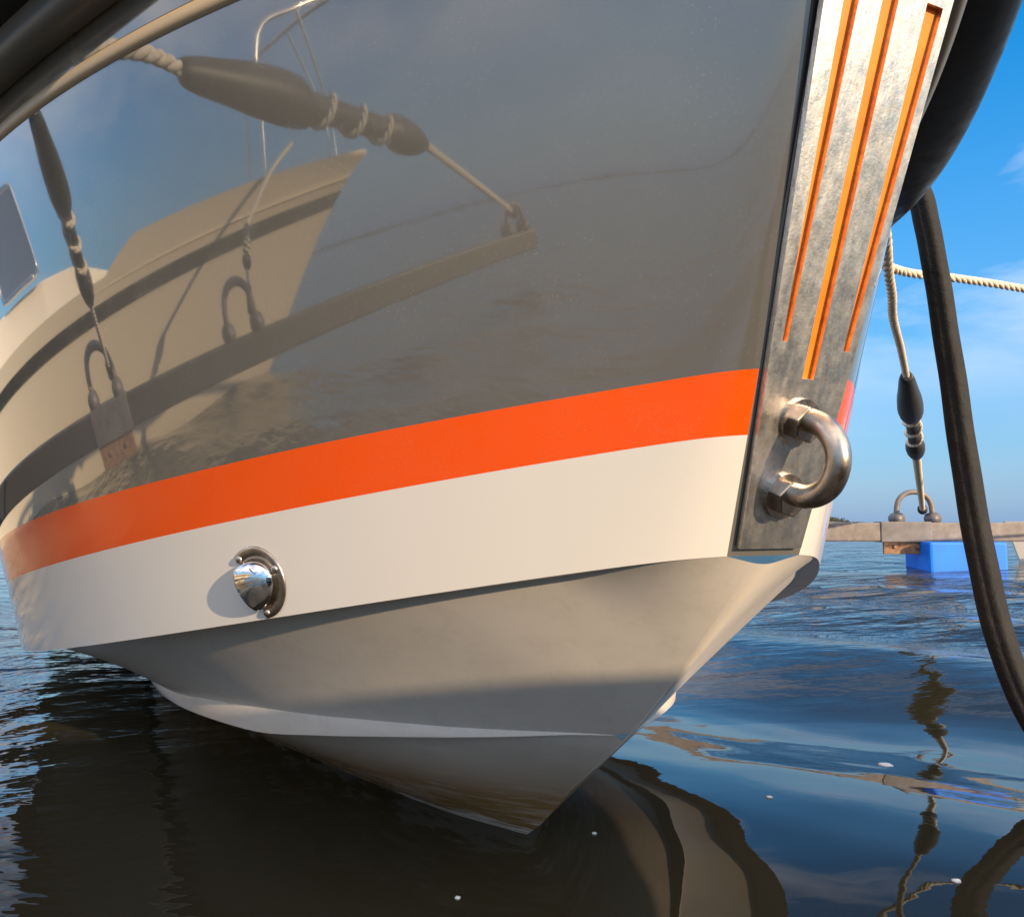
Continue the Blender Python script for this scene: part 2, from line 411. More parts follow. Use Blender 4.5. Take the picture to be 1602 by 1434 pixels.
# rub rail: one continuous tube round the bow, base, painted highlight line and bulb
def rail_path(z0, out):
    P = []; Q = []
    for side, L_ in ((1, P), (-1, Q)):
        for u in US:
            if u < .006: continue
            z = z0 + dzb(u); s = s_stem(z) + u; n = side_normal(s, z, side); n.z = 0; n.normalize(); L_.append(wpt(s, half(s, z) * side, z) + n * out * K)
    z = z0 + dzb(0)
    return P[::-1] + [wpt(s_stem(z), 0, z) + FW * (out + .004) * K] + Q
def rail(name, z, out, prof, m, grow=0.0):
    P = rail_path(z, out); n = len(P); ua = [u for u in US if u >= .006]; ul = ua[::-1] + [0] + ua; V, Fc = [], []; k = len(prof)
    for i in range(n):
        t = (P[min(i+1, n-1)] - P[max(i-1, 0)]).normalized(); o = t.cross(UP); o.normalize()
        mid = P[i] - wpt(.4, 0, z)
        if o.dot(Vector((mid.x, mid.y, 0))) < 0: o = -o
        g = 1 + grow * smooth01((ul[i] - .10) / .40)
        for a, b in prof: V.append(P[i] + o * a * g * K + UP * b * K)
    for i in range(n - 1):
        for j in range(k):
            Fc.append((i*k+j, i*k+(j+1) % k, (i+1)*k+(j+1) % k, (i+1)*k+j))
    return obj(name, V, Fc, m)
arc = lambda r, n, a0, a1, sx=1: [(r * sx * math.cos(R(lerp(a0, a1, i / n))), r * math.sin(R(lerp(a0, a1, i / n)))) for i in range(n + 1)]
rb = rail('rub_rail', .660, .006, [(-.012, -.035)] + [(.004, -.035), (.009, -.031), (.010, -.026), (.010, .026), (.009, .031), (.004, .035)] + [(-.012, .035)], M_railbase)
bulb = rail('rail_bulb', .664, .014, [(-.004, -.018)] + arc(.018, 14, -90, 90, 2.6) + [(-.004, .018)], M_rubber, .7)
glint = rail('rail_glint', .6405, .0155, [(-.002, -.003), (.0022, -.003), (.003, 0), (.0022, .003), (-.002, .003)], M_glint)  # pale strip painted in for the highlight along the rail edge
parts.append(rb)
# deck
V, Fc = [], []
for i, u in enumerate(US):
    zt0 = Z_TOP + dzb(u); s = s_stem(zt0) + u; b = half(s, zt0) - .002
    for k in range(9):
        t = k / 4 - 1; V.append(wpt(s, b * t, zt0 - .002 + .03 * (1 - t * t) * min(1, b / .3)))
for i in range(NU):
    for k in range(8): Fc.append((i*9+k, (i+1)*9+k, (i+1)*9+k+1, i*9+k+1))
parts.append(obj('deck', V, Fc, M_white))

# ---- bottom: chine flat, panels, strake, keel
KS = [-.34, -.3199, -.2781, -.2325, -.1744, -.0934, 0, .077, .169, .29, .453, .7, 1.3, 2.6]
KZ = [.283, .2627, .2217, .1797, .1291, .0702, 0, -.030, -.056, -.085, -.13, -.18, -.23, -.27]
z_keel = lambda s: interp(s, KS, KZ)
flatw = lambda s: .019 * smooth01((s + .312) / .07) + .010 * smooth01((s + .25) / .3) + .0005
SX = [-.1744, -.148, -.112, -.074, -.031, .023, .095, .166, .247, .35, .5, .8, 2.6]
b_str = lambda s: interp(s, SX, [.0016, .029, .065, .102, .141, .182, .227, .261, .289, .308, .322, .335, .35])
z_top = lambda s: interp(s, SX, [.1291, .1276, .1247, .1222, .1203, .1169, .1131, .1079, .1000, .092, .083, .070, .04])
z_bot = lambda s: interp(s, SX, [.1291, .1262, .1200, .1142, .1083, .1005, .0915, .0900, .0880, .083, .075, .062, .03])
b_wl = lambda s: interp(s, [0, .077, .169, .29, .453, .7, 1.3, 2.6], [.0015, .048, .087, .133, .193, .23, .27, .30])
def kw(s): return .0015 + .0060 * max(0.0, 1 - (s - S0) / .10)
S0 = -.3199 + .0042
def b_low(s): return max(b_str(s) - .016 * smooth01((s + .17) / .25), .0015)
S0 = -.3199 + .0042
SS = [S0 + .001 + (2.55 - S0) * (i / 130) ** 1.8 for i in range(131)]
V, Fc = [], []
def rows_to_mesh(rows, flip):
    base = len(V); n = len(rows[0])
    for r_ in rows: V.extend(r_)
    for j in range(len(rows) - 1):
        for i in range(n - 1):
            q = (base+j*n+i, base+j*n+i+1, base+(j+1)*n+i+1, base+(j+1)*n+i)
            Fc.append(q if flip else q[::-1])
def lift(s, z, side, b):  return wpt(s, b * side, z)
for side in (1, -1):
    fl_ = side > 0
    # chine flat with a small rounded lip
    r0, r1 = [], []
    for s in SS:
        zc = z_chine(s); bo = half(s, zc); bi = max(bo - flatw(s), .004)
        r0.append(lift(s, zc, side, bo)); r1.append(lift(s, zc + .004 * smooth01((s + .3) / .3), side, bi))
    rows_to_mesh([r0, r1], fl_)
    up_rows = []
    NR = 14
    for j in range(NR + 1):
        r_ = []; t = j / NR
        for s in SS:
            zc = z_chine(s); bo = max(half(s, zc) - flatw(s), .004); zi = zc + .004 * smooth01((s + .3) / .3)
            b1, z1 = (b_str(s), z_top(s)) if s > -.1744 else (kw(s), z_keel(s))
            hol = .004 * math.sin(math.pi * t) * smooth01((s + .30) / .35)      # slightly hollow flare
            r_.append(lift(s, lerp(zi, z1, t), side, max(lerp(bo, b1, t) - hol, .0012)))
        up_rows.append(r_)
    rows_to_mesh(up_rows, fl_)
    SL = [s for s in SS if s > -.1744]
    fa = [lift(s, z_top(s), side, b_str(s)) for s in SL]
    fb = [lift(s, lerp(z_top(s), z_bot(s), .5), side, b_str(s) + .0012 * smooth01((s + .17) / .2)) for s in SL]
    fc_ = [lift(s, z_bot(s), side, b_str(s)) for s in SL]
    rows_to_mesh([fa, fb, fc_], fl_)
    rows_to_mesh([fc_, [lift(s, z_bot(s) + .001, side, b_low(s)) for s in SL]], fl_)
    low = []
    for j in range(13):
        t = j / 12; r_ = []
        for s in SL:
            z0, b0, zk = z_bot(s) + .001, b_low(s), z_keel(s)
            if s <= 0: r_.append(lift(s, lerp(z0, zk, t), side, lerp(b0, .0015, t)))
            elif t <= .5: r_.append(lift(s, lerp(z0, 0, t * 2), side, lerp(b0, b_wl(s), t * 2)))
            else: r_.append(lift(s, lerp(0, zk, t * 2 - 1), side, lerp(b_wl(s), .0015, t * 2 - 1)))
        low.append(r_)
    rows_to_mesh(low, fl_)
# keel strip, slightly rounded
kl = []
for k in range(5):
    t = k / 2 - 1
    kl.append([wpt(s - .0008 * (1 - t * t), kw(s) * t, z_keel(s) - .0006 * (1 - t * t)) for s in SS])
rows_to_mesh(kl, False)
# closing wedge between the two chine corners and the stem face
hb = obj('hull_bottom', V, Fc, M_bottom); hb['label'] = 'white hull bottom with brown waterline scum'
parts.append(hb)
V, Fc = [], []
zz = [lerp(ZC[0], Z_TOP + dzb(0), i / 40) for i in range(41)]
for z in zz:
    sz = s_stem(z) + .0046; w = half(sz, z)
    for k in range(5):
        t = k / 2 - 1; V.append(wpt(sz - .0004 * (1 - t * t), w * t, z))
for i in range(40):
    for k in range(4): Fc.append((i*5+k, i*5+k+1, (i+1)*5+k+1, (i+1)*5+k))
parts.append(obj('stem_face', V, Fc, M_dark))

# ---- deck cleats
def cleat(s, b):
    c = wpt(s, b, Z_TOP); ax = -FW; bs = []
    for d in (-.035, .035): bs.append(sweep([c + ax * d + UP * z for z in (0, .02, .045, .062)], lambda t: .014 - .004 * t, 12))
    bs.append(sweep([c + ax * d + UP * (.062 + .012 * abs(d / .1) ** 2) for d in (-.10, -.095, -.06, -.02, .02, .06, .095, .10)], lambda t: .005 + .008 * math.sin(math.pi * min(max(t, .08), .92)), 12))
    parts.append(obj('cleat', *join(*bs), M_steel))
cleat(.08, -.26); cleat(.08, .26); cleat(1.2, .56)
CL_P = wpt(.08, -.26, Z_TOP) + UP * .05; CL_S = wpt(.08, .26, Z_TOP) + UP * .05
# ---- stem plate with three slots
PA = wpt(s_stem(ZK), 0, ZK); PB = wpt(s_stem(.5268), 0, .5268)
AX = (PB - PA).normalized(); PN = AX.cross(SB)
if PN.dot(FW) < 0: PN = -PN
def plp(q, r, o): return PA + AX * q * K + SB * r * K + PN * o * K
Wd = lambda q: .0215 + .066 * q
QT = .345
sl = [  # inner/outer edges: q0, (r_left,r_right) at bottom, at q=.28, and q end
    (.1155, (.0224, .0191), (.0282, .0190), .33),
    (.0975, (.0040, -.0038), (.0048, -.0052), .33),
    (.1140, (-.0200, -.0240), (-.0236, -.0345), .284)]
def sedge(k, q, e):
    q0, a, b, q1 = sl[k]; t = (q - q0) / (.28 - q0); return lerp(a[e], b[e], t)
qs = sorted(set([.003, .02, .04, .06, .08, .30, .315, QT] + [x[0] for x in sl] + [x[3] for x in sl] + [.14, .17, .20, .23, .26]))
bm = bmesh.new(); grid = {}
def pv(i, j, r):
    key = (i, j)
    if key not in grid: grid[key] = bm.verts.new(plp(qs[i], r, 0.0))
    return grid[key]
def redges(q): return [Wd(q)] + [sedge(k, q, e) for k in range(3) for e in (0, 1)] + [-Wd(q)]
front = []
for i in range(len(qs) - 1):
    a, b = redges(qs[i]), redges(qs[i+1]); mq = (qs[i] + qs[i+1]) / 2
    for j in range(7):
        if j % 2 == 1 and sl[j // 2][0] < mq < sl[j // 2][3]: continue
        front.append(bm.faces.new((pv(i, j, a[j]), pv(i, j+1, a[j+1]), pv(i+1, j+1, b[j+1]), pv(i+1, j, b[j]))))
ex = bmesh.ops.extrude_face_region(bm, geom=bm.faces[:])
vs_ = [g for g in ex['geom'] if isinstance(g, bmesh.types.BMVert)]
bmesh.ops.translate(bm, verts=vs_, vec=-PN * .0034 * K)
plate = bm_obj('stem_plate', bm, M_plate); plate['label'] = 'worn stainless plate on the stem with three orange slots'
bmod = plate.modifiers.new('bevel', 'BEVEL'); bmod.width = .0007; bmod.segments = 2; bmod.limit_method = 'ANGLE'; bmod.angle_limit = R(50)
def backing_pts(o, grow):
    return [plp(q, (Wd(q) + grow) * sg, o) for q in qs for sg in (1, -1)]
bm = bmesh.new(); V0 = [bm.verts.new(p) for p in backing_pts(-.0068, .0016)]
for i in range(len(qs) - 1): bm.faces.new((V0[2*i], V0[2*i+1], V0[2*i+3], V0[2*i+2]))
ex = bmesh.ops.extrude_face_region(bm, geom=bm.faces[:])
bmesh.ops.translate(bm, verts=[g for g in ex['geom'] if isinstance(g, bmesh.types.BMVert)], vec=PN * .0022 * K)
backing = bm_obj('plate_backing', bm, M_backing)  # black sheet behind the plate, slightly wider than it
inl = []
for k in range(3):
    q0, a, b, q1 = sl[k]; V, Fc = [], []
    for i in range(9):
        q = lerp(q0 - .002, q1 + .002, i / 8)
        V += [plp(q, sedge(k, q, 0) + .0012, -.0034), plp(q, sedge(k, q, 1) - .0012, -.0034), plp(q, sedge(k, q, 0) + .0012, -.0045), plp(q, sedge(k, q, 1) - .0012, -.0045)]
    for i in range(8): Fc += [(4*i, 4*i+1, 4*i+5, 4*i+4), (4*i+2, 4*i+6, 4*i+7, 4*i+3)]
    inl.append(obj('orange_inlay', V, Fc, M_groove, smooth=False))
parts.append(plate)

# ---- bow eye
UPTS = [(-.3300, .3412), (-.3397, .3379), (-.3496, .3343), (-.3614, .3285), (-.3684, .3190), (-.3692, .3083), (-.3626, .2977), (-.3505, .2933), (-.3380, .2953), (-.3180, .3005)]
path = resample([wpt(s, 0, z) for s, z in UPTS], .0025)
v, f = sweep(path, .0063 * K, 20)
eye = obj('bow_eye', v, f, M_steel); parts.append(eye); eye['label'] = 'tarnished steel bow eye ring on the stem plate'
nuts = []
for q in (.0745, .0335):
    for nm, rr, h0, h1, sg in (('nut', .0102, .0, .0085, 6), ('washer', .0128, -.0002, .0020, 28)):
        bm = bmesh.new()
        bmesh.ops.create_cone(bm, cap_ends=True, segments=sg, radius1=rr * K, radius2=rr * K, depth=(h1 - h0) * K)
        dirv = (path[1] - path[0]).normalized() if q > .05 else (path[-2] - path[-1]).normalized()
        dirv = (PN * .75 + dirv * .25).normalized()
        Mx = Matrix.Translation(plp(q, 0, (h0 + h1) / 2)) @ PN.to_track_quat('Z', 'Y').to_matrix().to_4x4() @ Matrix.Rotation(.3, 4, 'Z')
        bmesh.ops.transform(bm, matrix=Mx, verts=bm.verts)
        nuts.append(bm_obj(nm, bm, M_steel, bevel=.0012 if sg == 6 else 0))

# ---- chrome clam-shell vent cover on the white band
vs0, vz0 = -.0905, .2385
VN = side_normal(vs0, vz0, 1); VC = wpt(vs0, half(vs0, vz0), vz0)
e1 = (-FW - VN * (-FW).dot(VN)).normalized(); e2 = VN.cross(e1)
if e2.z < 0: e2 = -e2
def vp(x, y, h): return VC + (e1 * x + e2 * y + VN * h) * K
RV, HV = .0170, .0100
ca, sa = math.cos(R(20)), math.sin(R(20))
e1, e2 = e1 * ca - e2 * sa, e2 * ca + e1 * sa
V, Fc = [], []
na, nb = 28, 12
for i in range(na + 1):
    a = math.pi * (.5 + i / na)          # forward half
    for j in range(nb + 1):
        t = j / nb
        x = .008 + (RV + .008) * math.cos(a) * math.cos(t * math.pi / 2)
        y = RV * math.sin(a) * math.cos(t * math.pi / 2)
        h = HV * math.sin(t * math.pi / 2) ** .9 + .0012
        V.append(vp(x, y, h))
n1 = nb + 1
for i in range(na):
    for j in range(nb): Fc.append((i*n1+j, (i+1)*n1+j, (i+1)*n1+j+1, i*n1+j+1))
vent = obj('vent_cover', V, Fc, M_chrome); vent['label'] = 'chrome clamshell vent cover on the white band'
sm = vent.modifiers.new('solid', 'SOLIDIFY'); sm.thickness = .0012; sm.offset = -1
parts.append(vent)
V, Fc = [], []
for i in range(na + 1):
    a = math.pi * (.40 + 1.2 * i / na); w = .0095 * (1 - .2 * abs(i / na - .5))
    for (r_, h) in ((RV - .001, .0003), (RV - .0008, .0016), (RV + w * .8, .0014), (RV + w, .0008), (RV + w, .0001)):
        V.append(vp(r_ * math.cos(a), r_ * math.sin(a), h))
for i in range(na):
    for j in range(4): Fc.append((i*5+j, i*5+j+1, (i+1)*5+j+1, (i+1)*5+j))
vflange = obj('vent_flange', V, Fc, M_steel)
screws = []
for a in (math.pi * .43, math.pi * 1.0, math.pi * 1.57):
    bm = bmesh.new(); bmesh.ops.create_uvsphere(bm, u_segments=14, v_segments=8, radius=1)
    Mx = Matrix.Translation(vp((RV + .0046) * math.cos(a), (RV + .0046) * math.sin(a), .0014)) @ VN.to_track_quat('Z', 'Y').to_matrix().to_4x4() @ Matrix.Diagonal((.0030*K, .0030*K, .0018*K, 1))
    bmesh.ops.transform(bm, matrix=Mx, verts=bm.verts); screws.append(bm_obj('screw', bm, M_steel, smooth=True))
adopt(boat, *parts)
for o in [bulb, glint]: sub(rb, o)
for o in [backing] + inl: sub(plate, o)
for o in nuts: sub(eye, o)
for o in [vflange] + screws: sub(vent, o)

# ================================================================== things on the water
def pix(u, v, y):
    """point at depth y seen at photo pixel (u,v); used to read sizes off the photo"""
    x = u - 801; h = 717 - v
    d = Vector((x, 1200 * math.cos(PITCH) - h * math.sin(PITCH), h * math.cos(PITCH) + 1200 * math.sin(PITCH)))
    return Vector((0, 0, CAM_H)) + d * (y / d.y)

def snubber_axis(path, prof, seg=18):
    """rubber body turned along a path; prof = [(t, r)]"""
    P = resample(path, (Vector(path[0]) - Vector(path[-1])).length / 60)
    xs = [a for a, b in prof]; ys = [b for a, b in prof]
    return sweep(P, lambda t: interp(t, xs, ys), seg), P
def wrap(P, t0, t1, turns, r, rr):
    n = 24 * turns; fr = frames(P); Q = []
    for i in range(n + 1):
        t = lerp(t0, t1, i / n) * (len(P) - 1); k = min(int(t), len(P) - 2); f = t - k
        c = P[k].lerp(P[k+1], f); T, a, b = fr[k]; ang = 2 * math.pi * turns * i / n
        Q.append(c + (a * math.cos(ang) + b * math.sin(ang)) * r)
    return rope(Q, rr, seg=6)
def mooring_line(name, label, pts, r, snub=None, group=None, grow=1.0, sleeve=True, rlo=None):
    """rope from pts[0] (low) to pts[-1]; snub=(p,q,r) points and radius of a rubber snubber"""
    root = empty(name, pts[0], label, 'rope', group)
    made = []
    if snub:
        a, b, sr = Vector(snub[0]), Vector(snub[1]), snub[2]
        lo = rope([Vector(p) for p in pts[0]] if False else [Vector(pts[0]), Vector(pts[0]).lerp(a, .5), a.lerp(b, .03)], rlo or r)
        hi = rope([b.lerp(a, .03)] + [Vector(p) for p in pts[1:]], r)
        ax = (b - a)
        body, P = snubber_axis([a, a.lerp(b, .5), b], [(0, .25 * sr), (.03, .5 * sr), (.09, .82 * sr), (.15, .98 * sr), (.20, 1.0 * sr), (.235, .9 * sr), (.26, .64 * sr), (.40, .60 * sr), (.60, .62 * sr), (.62, .66 * sr), (.64, .98 * sr), (.70, 1.06 * sr), (.78, .98 * sr), (.88, .74 * sr), (.96, .55 * sr), (1, .3 * sr)])
        wr = wrap(P, .245, .65, 3, .66 * sr, r * .85)
        # rope run along the outside of the upper bulb
        made.append(obj('rope', *join(lo, hi, wr), M_rope)); s_ = obj('rubber_snubber', *body, M_snub); made.append(s_)
    else:
        made.append(obj('rope', *rope([Vector(p) for p in pts], r), M_rope))
    if sleeve:
        d = ((Vector(snub[0]) if snub else Vector(pts[1])) - Vector(pts[0])).normalized(); p = Vector(pts[0])
        v, f = sweep([p - d * .02, p, p + d * .05, p + d * .09, p + d * .10], lambda t: (rlo or r) * (1.9 if t < .8 else 1.5), 14)
        made.append(obj('chafe_sleeve', v, f, M_snub))
    adopt(root, *made); return root

def mooring_ring(c, axis, w, h, r):
    """low bow of round bar on two clamp lugs, standing on a boom; axis = boom direction"""
    a = Vector(axis).normalized(); o = a.cross(UP); P = []
    c = Vector(c)
    for i in range(25):
        t = i / 24; ang = math.pi * t
        x = -math.cos(ang); z = math.sin(ang) ** .55
        P.append(c + a * x * w / 2 + UP * (z * h + .02))
    v, f = sweep(P, r, 12)
    ring = ('bar', v, f); lugs = []
    for sg in (-1, 1):
        p = c + a * sg * w / 2
        v1, f1 = sweep([p - o * .05 + UP * .03, p - o * .048 + UP * .03, p + o * .048 + UP * .03, p + o * .05 + UP * .03], .046, 16)
        v2, f2 = sweep([p - o * .064 + UP * .03, p - o * .051 + UP * .03], .024, 6)
        lugs.append(join((v1, f1), (v2, f2)))
    return (v, f), lugs
def boom(name, label, p0, p1, z0, z1, wid, rings, sleeves, floats, group, skin=None):
    p0, p1 = Vector(p0), Vector(p1); a = (p1 - p0).normalized(); rz = math.atan2(a.y, a.x); L = (p1 - p0).length
    root = empty(name, (p0 + p1) / 2, label, 'boom', group); made = []; zc = (z0 + z1) / 2; h = z1 - z0
    at = lambda d: p0 + a * d
    beam = bm_obj('beam', box((p0 + p1) / 2 + UP * zc, (L, wid, h), rz), skin or M_galv, bevel=.012); made.append(beam)
    for d, w in sleeves:
        made.append(bm_obj('sleeve', box(at(d) + UP * zc, (w, wid + .016, h + .014), rz), M_galvd, bevel=.008))
        o = a.cross(UP)
        pl_ = bm_obj('bracket_plate', box(at(d + .02 * w) + UP * (z0 - .048), (w * .92, .02, .10), rz) if wid > 0 else None, M_rust, bevel=.004)
        pl_.matrix_world = Matrix.Translation(o * (wid / 2 - .02)) @ pl_.matrix_world
        bolts = []
        for sg in (-1, 1):
            bm = bmesh.new(); bmesh.ops.create_cone(bm, cap_ends=True, segments=6, radius1=.016, radius2=.014, depth=.016)
            bmesh.ops.transform(bm, matrix=Matrix.Translation(at(d + sg * w * .22) + UP * (z0 - .04) + o * (wid / 2 - .004)) @ Matrix.Rotation(rz, 4, 'Z') @ Matrix.Rotation(R(90), 4, 'X'), verts=bm.verts)
            bolts.append(bm_obj('bolt', bm, M_rust))
        made.append(pl_); root_b = bolts
        for b_ in bolts: made.append(b_)
    for d, w, hh in rings:
        (v, f), lugs = mooring_ring(at(d) + UP * z1, a, w, hh, .021)
        rg = obj('mooring_ring', v, f, M_galv); made.append(rg)
        for lv in lugs: made.append(obj('ring_clamp', lv[0], lv[1], M_galvd))
    for d, w in floats:
        made.append(bm_obj('float', box(at(d) + UP * (z0 * .5 - .06), (w, .42, z0 + .12), rz), M_float, bevel=.02))
    adopt(root, *made); return root

# ---- boom seen directly beyond the bow
YB = 6.15
zt = pix(1400, 817, YB).z; zb = pix(1400, 846, YB).z
xb = lambda u: pix(u, 817, YB).x
yb0 = YB
boomA = boom('mooring_boom', 'galvanised mooring boom on a blue float beyond the bow', (xb(1000), YB, 0), (xb(2000), YB - .25, 0), zb, zt, .12,
     [(xb(1421) - xb(1000), xb(1446) - xb(1392), .22)], [(xb(1402) - xb(1000), xb(1440) - xb(1364))], [(xb(1478) - xb(1000), xb(1530) - xb(1418))], 'mooring booms')

ring_p = Vector((xb(1443), YB - .01, zt + .10))
mooring_line('mooring_line', 'pale rope with black rubber snubber rising from the boom ring beyond the bow',
             [ring_p, pix(1409, 545, 2.10), pix(1397, 497, 1.84), pix(1392, 440, 1.62), (.60, 1.27, .955), CL_P], .0098, (pix(1434, 716, 3.73), pix(1418, 588, 2.34), .0405), 'mooring lines with snubbers', rlo=.019)
mooring_line('mooring_line', 'bare pale rope running level to the right from behind the bow',
             [CL_P, (.62, 1.52, .955), pix(1400, 421, 2.0), pix(1500, 436, 2.15), pix(1602, 452, 2.3), pix(1900, 505, 2.8), pix(2300, 600, 3.6), (6.05, YB - .24, zt + .03)], .0115, None, 'plain mooring lines', sleeve=False)
# black hose hanging from the port bow into the water
hp = [CL_P, (.50, 1.225, .968), (.585, 1.235, .958), pix(1428, 290, 1.25), pix(1450, 352, 1.258), pix(1464, 425, 1.265), pix(1476, 500, 1.265), pix(1490, 590, 1.26), pix(1512, 740, 1.245), pix(1537, 880, 1.215), pix(1563, 990, 1.185), pix(1597, 1085, 1.16), pix(1645, 1170, 1.13), pix(1720, 1280, 1.08)]
HP = resample(hp, .012)
def hose_prof(k, t):
    a = (k * 2 * math.pi)
    seam = math.exp(-((k - .30) / .035) ** 2) * .07 - math.exp(-((k - .38) / .03) ** 2) * .10
    return 1 + seam + .035 * math.sin(a * 2 + t * 9) + .02 * math.sin(t * 60 + a)
v, f = sweep(HP, lambda t: .0203 * (1 - .25 * max(0, .04 - t) / .04), 40, prof=hose_prof)
hose = obj('mooring_hose', v, f, M_hose)
tag(hose, 'thick black weathered hose hanging from the bow into the water', 'hose')

# ---- boom and cabin boat behind the camera, seen mirrored in the hull
M_boomd = mat('dark_boom_skin', (.035, .033, .032), .5)  # one even tone, darker than the galvanised boom
boomB = boom('mooring_boom', 'dark mooring boom mirrored across the grey hull side', (-2.875, -3.3, 0), (-2.875, 4.6, 0), .205, .335, .12,
     [(4.45, .24, .20), (3.23, .24, .20), (.25, .24, .16)], [(4.45, .36)], [], 'mooring booms', M_boomd)
mooring_line('mooring_line', 'pale rope with short rubber snubber rising to the rail, mirrored at far left of hull',
             [(-2.875, 1.06, .43), (-1.0, .84, 1.0), (-.66, .85, .97), CL_S], .013, ((-2.30, .99, .66), (-1.36, .85, .99), .047), 'mooring lines with snubbers')
mooring_line('mooring_line', 'pale rope with long black snubber stretched level, mirrored high on the hull',
             [(-2.875, -3.06, .46), (-1.40, .66, 1.06), (-1.30, 1.90, .97), wpt(1.2, .56, Z_TOP) + UP * .05], .019, ((-2.20, -1.42, .845), (-1.54, .29, 1.02), .070), 'mooring lines with snubbers')
mooring_line('mooring_line', 'thin rope with small snubber to the cabin boat, mirrored at mid hull',
             [(-2.875, -.16, .43), (-3.4, -.75, .98), (-3.9, -1.25, 1.16)], .012, ((-2.93, -.21, .58), (-3.03, -.32, .76), .034), 'mooring lines with snubbers')

M_cream = gelcoat('cream_gelcoat', (.80, .70, .54), .22, .10)
M_band = mat('dark_sheer_band', (.045, .042, .036), .35)
M_tube = mat('rail_tube', (.72, .70, .66), .2, 1.0)
M_glass = mat('window_glass', (.12, .16, .22), .03, 0, **{'Specular IOR Level': .9})
def cabin_boat():
    tip = Vector((-4.12, -2.25, 0)); bd = Vector((.17, -.985, 0)).normalized(); aft = -bd; sd = Vector((aft.y, -aft.x, 0))
    if sd.x < 0: sd = -sd
    root = empty('cabin_boat', tip + aft * 3.5, 'cream cabin boat with dark sheer band, mirrored in the dark hull side', 'boat')
    L = 7.6; B = 1.30
    def hb_(d, z):     # half breadth
        zt_ = sheer(d); st = stem_d(z)
        u = max(d - st, 0); t = min(u / 4.2, 1)
        return .015 + (B * (.82 + .18 * z / 1.0)) * (1 - (1 - t) ** 2.1) ** .92
    def stem_d(z): return 1.55 * (1 - min(max(z, 0), 1.05) / 1.05) ** .8 + (0 if z >= 0 else -z * 2)
    def sheer(d): return .985 - .085 * d + .0075 * d * d
    bands = [(-.25, .72, M_cream), (.72, .815, M_band), (.815, 1.0, M_cream)]
    mats_ = []
    made = []
    ds = [L * (i / 60) ** 1.4 for i in range(61)]
    for nm, lo, hi, m_ in (('hull', -.3, .80, M_cream), ('sheer_band', .80, .885, M_band), ('bulwark', .885, 1.0, M_cream)):
        V, Fc = [], []
        for side in (1, -1):
            base = len(V); rows = 12
            for j in range(rows + 1):
                for d in ds:
                    f = lerp(lo, hi, j / rows)
                    z = f * sheer(d) if f >= 0 else f
                    if nm == 'bulwark': z += (j / rows) * .10 * smooth01((2.75 - d) / .25)
                    dd = d + stem_d(z) * (1 - d / L)
                    V.append(tip + aft * dd + sd * side * (hb_(dd, z) + (.012 if nm == 'sheer_band' else 0)) + UP * z)
            n = len(ds)
            for j in range(rows):
                for i in range(n - 1):
                    q = (base+j*n+i, base+j*n+i+1, base+(j+1)*n+i+1, base+(j+1)*n+i); Fc.append(q if side < 0 else q[::-1])
        made.append(obj(nm, V, Fc, m_))
    V, Fc = [], []
    for d in ds:
        for k in range(5): V.append(tip + aft * d + sd * (k / 2 - 1) * hb_(d, sheer(d)) * .99 + UP * (sheer(d) - .03))
    for i in range(len(ds) - 1):
        for k in range(4): Fc.append((i*5+k, (i+1)*5+k, (i+1)*5+k+1, i*5+k+1))
    made.append(obj('deck', V, Fc, M_cream))
    # raised cabin top with window
    c = tip + aft * 4.0
    def ring_(d, w, z): return [tip + aft * d + sd * w + UP * z, tip + aft * d - sd * w + UP * z]
    bm = bmesh.new()
    st = [(3.1, .60, .82, .50, .86), (3.5, .74, .80, .62, .97), (4.0, .80, .80, .66, 1.0), (5.8, .84, .80, .70, 1.0)]
    vv = []
    for d, w0, z0, w1, z1 in st:
        vv.append([bm.verts.new(p) for p in (ring_(d, w0, z0 - .1) + ring_(d, w1, z1))])
    for a, b in zip(vv, vv[1:]):
        bm.faces.new((a[0], b[0], b[2], a[2])); bm.faces.new((a[1], a[3], b[3], b[1])); bm.faces.new((a[2], b[2], b[3], a[3]))
    bm.faces.new((vv[0][0], vv[0][2], vv[0][3], vv[0][1])); bm.faces.new((vv[-1][0], vv[-1][1], vv[-1][3], vv[-1][2]))
    made.append(bm_obj('cabin_trunk', bm, M_cream, bevel=.02))
    # framed windscreen
    for k, (d0, d1) in enumerate(((3.95, 4.65),)):
        pts = [(d0, .74, 1.03), (d0 + .10, .60, 1.50), (d1, .60, 1.50), (d1 + .05, .74, 1.03)]
        P = [tip + aft * d + sd * w + UP * z for d, w, z in pts]
        loop = []
        for i in range(4):
            a, b, c_ = P[i-1], P[i], P[(i+1) % 4]
            for t in (0, .5, 1):
                p = b.lerp(a, .12 * (1 - t)).lerp(b.lerp(c_, .12), t * .5 + .0); loop.append(p if t == .5 else (b.lerp(a, .12) if t == 0 else b.lerp(c_, .12)))
        loop.append(loop[0])
        v, f = sweep(resample(loop, .03), .016, 10); fr_ = obj('window_frame', v, f, M_tube); made.append(fr_)
        g = obj('window_pane', P, [(0, 1, 2, 3)], M_glass, smooth=False); sm_ = g.modifiers.new('s', 'SOLIDIFY'); sm_.thickness = .006; made.append(g)
    # pulpit
    def dp(d, side, z): return tip + aft * d + sd * side * (hb_(d, sheer(d)) - .05) + UP * (sheer(d) + z)
    top = resample([dp(1.35, 1, 0), dp(1.25, 1, .35), dp(1.10, 1, .80), dp(.62, 1, .93), tip + aft * .10 + UP * 1.98, dp(.62, -1, .93), dp(1.10, -1, .80), dp(1.25, -1, .35), dp(1.35, -1, 0)], .05)
    made.append(obj('pulpit_rail', *sweep(top, .0135, 10), M_tube))
